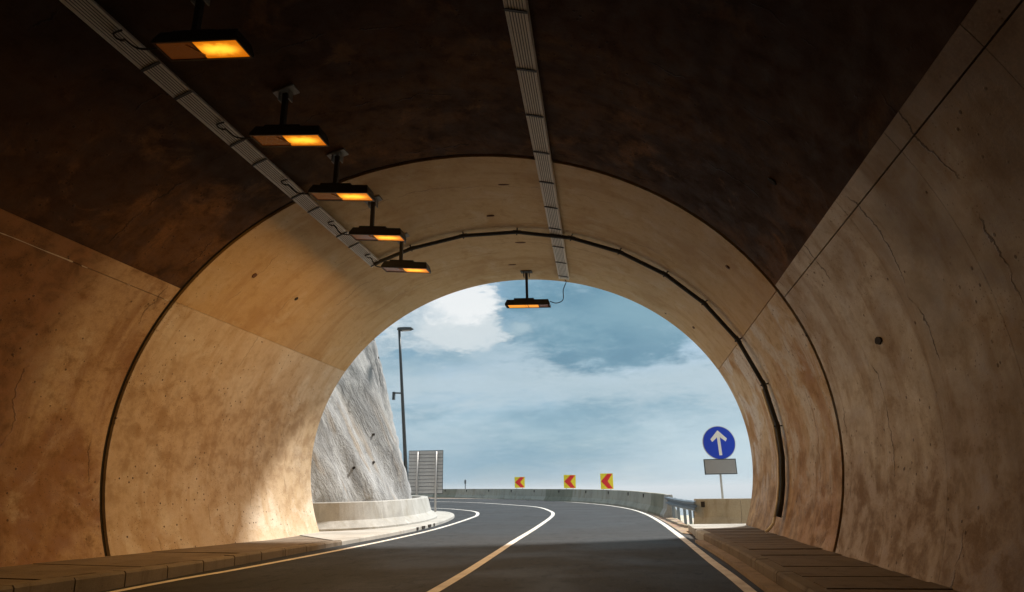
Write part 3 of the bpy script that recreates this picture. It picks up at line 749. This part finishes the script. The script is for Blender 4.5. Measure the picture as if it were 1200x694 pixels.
# ------------------------------------------------------------------ chevron signs on the far barrier
chev = [(-.46, 0), (.06, .47), (.45, .47), (.06, 0), (.45, -.47), (.06, -.47)]
for (x, y, z, rz, wd, h_, lab) in ((-9.45, 56.0, 1.90, .17, .88, .90, 'leftmost and smallest red and yellow chevron sign on the far barrier'),
                              (-4.51, 49.3, 1.80, .15, .90, .96, 'middle red and yellow chevron sign, slightly tilted, on the far barrier'),
                              (-1.53, 43.7, 1.70, .17, .83, .99, 'rightmost and tallest red and yellow chevron sign on the far barrier')):
    e = tag(empty('chevron_sign', (x, y, z-.6), (0, R(1.5 if x > -5 and x < -4 else 0), rz)), lab, 'chevron sign', 'red and yellow chevron signs on the far barrier')
    MB().prism([(a*wd, .6+b_*h_) for a, b_ in ((-.5, -.5), (.5, -.5), (.5, .5), (-.5, .5))], -.02, .02).build('panel', M['yellow'], e)
    MB().prism([(a*wd, .6+b_*h_) for a, b_ in chev], -.03, -.015).build('chevron', M['red'], e)
    for px in (-.25, .25): MB().tube([(px, .05, -.75), (px, .05, 1.0)], .03, 8).build('post', M['galv_dull'], e)

ms = tag(empty('mast', (-16.4, 64.2, .7)), 'thin dark mast rising behind the far barrier near the sign board', 'mast')
MB().tube([(0, 0, -.4), (0, 0, 1.7)], .06, 8, .035).build('pole', M['dark_pole'], ms)
mb = MB(); mb.box((0, 0, 1.45), (.16, .14, .34)); mb.build('head', M['dark_pole'], ms)

# ------------------------------------------------------------------ cable trays
def tray(y0, y1, afun, half, straps, label, hang=.085):
    e = tag(empty('cable_tray', (ell(afun(y1))[0], y1, ell(afun(y1))[1])), label, 'cable tray', 'cable trays on the tunnel ceiling')
    def P3(a, y, off): x, z = ell(a, off); return Vector((x, y+SK*x, z))
    nr = 7; L = y1-y0; segs = max(2, int(L/1.0))
    def ribbon(aoff0, aoff1, o0, o1, ya, yb_, n_=None):
        n_ = n_ or max(2, int((yb_-ya)/1.0)+1); mb = MB(); rows = []
        for i in range(n_):
            y = ya+(yb_-ya)*i/(n_-1); a = afun(y)
            rows.append([P3(a+aoff0, y, o0), P3(a+aoff1, y, o0), P3(a+aoff1, y, o1), P3(a+aoff0, y, o1), P3(a+aoff0, y, o0)])
        mb.grid(rows); mb.add(rows[0][:4], [(0, 1, 2, 3)]); mb.add(rows[-1][:4], [(3, 2, 1, 0)]); return mb
    def PT(o): o.parent = e; o.location = -e.location; return o
    w_ = 2*half/nr
    for k in range(nr):
        a0 = -half+k*w_+w_*.22; a1 = -half+(k+1)*w_-w_*.22
        PT(ribbon(a0, a1, hang+.012, hang-.002, y0, y1).build('rail', M['tray']))
    PT(ribbon(-half-.03, half+.03, hang-.03, hang-.05, y0, y1).build('tray_bed', M['dark_pole']))
    for s_ in (-1, 1):
        lo, hi = (half, half+.12) if s_ > 0 else (-half-.12, -half)
        PT(ribbon(lo, hi, hang+.02, hang-.06, y0, y1).build('side_rail', M['tray']))
    for y in straps:
        PT(ribbon(-half-.16, half+.16, hang+.028, hang+.013, y-.022, y+.022, 2).build('strap', M['rubber']))
        PT(ribbon(-.22, .22, hang-.05, -.02, y-.02, y+.02, 2).build('hanger', M['galv_dull']))
    return e
# left tray carries the lamp feeds; centre tray drifts towards the mouth
sl_ = [7.5+1.03*k+(.35 if k % 2 else 0) for k in range(-6, 8)]
tray(-12, 15.15, lambda y: 118.55, 1.13, [y for y in sl_ if y < 15.1], 'yellowish slatted cable tray running beside the row of lit lamps on the left')
tray(-12, 18.75, lambda y: 71.6+(y-6.7)*.415 if y > 0 else 71.6-6.7*.415, 1.28, [6.91+1.28*k for k in range(-5, 10) if 6.91+1.28*k < 18.7], 'grey slatted cable tray along the crown of the vault, ending at the mouth')

# ------------------------------------------------------------------ lamps
def lamp(x, y0, lab, tilt, wd=1.19, off=.17, rot=0., portal=False, drop=.68, power=1.0):
    z = ell(math.degrees(math.acos((x-CX)/EA)))[1]; y = y0+SK*x
    t = math.acos((x-CX)/EA); slope = math.atan2(-EA*math.sin(t)*0-EB*math.cos(t)*1.0, EA*math.sin(t))  # dz/dx
    e = tag(empty('tunnel_lamp', (x, y, z)), lab, 'lamp', 'lamps hanging from the tunnel ceiling')
    mx = Matrix.Rotation(math.atan2(EB*math.cos(t), EA*math.sin(t)), 3, 'Y')
    MB().box((0, 0, -.02), (.36, .22, .025), mx).build('ceiling_plate', M['mount'] if not portal else M['black_metal'], e)
    for s_ in (-1, 1): MB().box((s_*.085, 0, -.10), (.02, .12, .18)).build('plate_bracket', M['mount'] if not portal else M['black_metal'], e)
    MB().box((0, 0, -drop/2-.03), (.075, .075, drop-.05)).build('stem', M['black_metal'], e)
    hd = MB(); hd.box((off-.12, 0, -.03), (.62, .20, .06)); hd_o = hd.build('mounting_box', M['black_metal'], e, bevel=.006); hd_o.location = (0, 0, -drop); hd_o.rotation_euler = (0, tilt, rot)
    mb = MB(); d0 = .37
    mb.frustum(-.19, -.06, (wd, d0), (wd-.10, d0-.08), (off, 0))
    for s_ in (-1, 1):
        mb.box((off+s_*(wd/2-.012), 0, -.215), (.024, d0, .055)); mb.box((off, s_*(d0/2-.012), -.215), (wd-.05, .024, .055))
    mb.box((off+(.01 if portal else -wd*.05), 0, -.211), (.022, d0-.05, .045))
    h = mb.build('housing', M['black_metal'], e); h.location = (0, 0, -drop); h.rotation_euler = (0, tilt, rot)
    if not portal:
        MB().box((off+wd*.225, 0, -.226), (wd*.55-.03, d0-.052, .012)).build('lit_glass', M['lit'], h)
        MB().box((off-wd*.275+.002, 0, -.222), (wd*.45-.035, d0-.052, .012)).build('dim_glass', M['brown_glass'], h)
        for a_, b_ in (((-.16, -.10), (-.07, .02)), ((-.10, -.02), (-.03, .10))):
            MB().tube([(off+a_[0], a_[1], -.231), (off+b_[0], b_[1], -.231)], .012, 6).build('glass_clip', M['reflect'], h)
    else:
        MB().box((off-.34, 0, -.226), (wd*.38, d0-.06, .012)).build('lit_glass', M['lit_dim'], h)
        MB().box((off+.13, 0, -.226), (wd*.28, d0-.06, .012)).build('lit_glass', M['lit_dim'], h)
        MB().box((off+.48, 0, -.222), (wd*.2, d0-.06, .012)).build('dim_glass', M['brown_glass'], h)
    ld = bpy.data.lights.new('lamp_light', 'AREA'); ld.shape = 'RECTANGLE'; ld.size = .5; ld.size_y = .28; ld.energy = LAMP_W*power; ld.color = (1, .60, .22) if portal else (1, .50, .12)
    lo = bpy.data.objects.new('lamp_light', ld); col.objects.link(lo); lo.parent = h; lo.location = (off+(.25*wd if not portal else 0), 0, -.25)
    # feed cable
    if not portal:
        a = Vector((off-wd/2+.01, 0, -drop-.05)); tr = Vector((-6.10-x, SK*(-6.10-x), 6.99-z))
        mid_ = (a+tr)/2+Vector((-.05, 0, -.16))
        pts = [a, a+Vector((-.07, .0, -.07)), mid_, tr+Vector((.02, .05, -.08)), tr+Vector((-.06, .10, -.045)), tr+Vector((-.12, .06, -.03)), tr+Vector((-.10, -.02, -.02)), tr+Vector((.03, -.03, .0))]
    else:
        tr = Vector((-1.52-x, .1, 7.38-z))
        pts = [Vector((off+wd/2-.02, 0, -drop-.13)), Vector((off+wd/2+.18, 0, -drop-.20)), Vector((off+wd/2+.38, .02, -drop-.10)), Vector((off+wd/2+.40, .05, -drop+.22)), tr+Vector((.0, 0, -.05)), tr+Vector((-.03, -.06, .0))]
    MB().tube(catmull(pts, 26), .014, 6).build('cable', M['rubber'], e, smooth=True)
    return e
TL = R(6.5)
lamp(-5.06, 6.15, 'nearest and largest lit orange lamp, at the head of the left row', TL, power=.13)
lamp(-5.08, 8.32, 'second lit lamp from the camera in the left row, on a pale ceiling plate', TL, power=.20)
lamp(-5.12, 10.32, 'third lit lamp from the camera, just before the dark ring joint', TL, power=.42)
lamp(-5.20, 12.31, 'fourth lit lamp from the camera, hanging in front of the pale mouth lining', TL, power=.95)
lamp(-5.28, 14.39, 'fifth lit lamp, the last of the left row, beside the end of the tray', TL, power=1.35)
lamp(-2.735, 18.47, 'lone lamp with two orange strips hanging against the sky at the tunnel mouth', R(3.0), wd=1.38, off=.03, portal=True, drop=.90, power=1.4)

# ------------------------------------------------------------------ black conduit round the mouth part
cd = tag(empty('conduit_pipe', (ell(84)[0], 15.0, ell(84)[1])), 'black conduit pipe clipped round the arch, ending in a bent grey foot at right', 'conduit')
def c3(a, off=.11, y=15.02): x, z = ell(a, off); return Vector((x, y+SK*x, z))
ca = [117.5, 109.2, 96.6, 84.1, 71.5, 60.0, 48.2, 37.2, 25.7, 13.9, 4.]
pts = [c3(a) for a in ca]
PL(MB().tube([c3(118.6, .13, 15.0)]+pts, .052, 8).build('pipe', M['rubber']), cd)
for a in ca[1:]:
    mb = MB(); p0, p1 = c3(a, -.02), c3(a, .19); mb.tube([p0, p1], .018, 6); mb.tube([c3(a+.9, .11), c3(a-.9, .11)], .056, 8)
    PL(mb.build('clip', M['black_metal']), cd)
low = [c3(a) for a in (4, -3, -9, -13, -16.2)]
PL(MB().tube(low, .056, 8).build('pipe_shadow', M['rubber'], smooth=True), cd)  # black tube standing for the shadow behind the grey pipe
PL(MB().tube([c3(a, .175, 15.10) for a in (13, 4, -3, -9, -13, -16.6)], .030, 8).build('grey_pipe', M['tray'], smooth=True), cd)
e0 = c3(-16.6, .175, 15.10); PL(MB().tube([e0, e0+Vector((-.05, -.03, -.12)), e0+Vector((-.17, -.06, -.24)), e0+Vector((-.24, -.08, -.28))], .034, 8).build('foot_bend', M['tray']), cd)

# ------------------------------------------------------------------ sea haze
m, n, b = mat('sea_haze'); t_ = m.node_tree; t_.nodes.remove(b)
pv = t_.nodes.new('ShaderNodeVolumePrincipled'); pv.inputs['Color'].default_value = (.93, .96, 1, 1); pv.inputs['Density'].default_value = .00055; pv.inputs['Anisotropy'].default_value = 0.
t_.links.new(pv.outputs[0], t_.nodes['Material Output'].inputs['Volume'])
hz = MB().box((0, 0, -23.5), (52000, 52000, 81)).build('haze', m); tag(hz, kind='stuff')
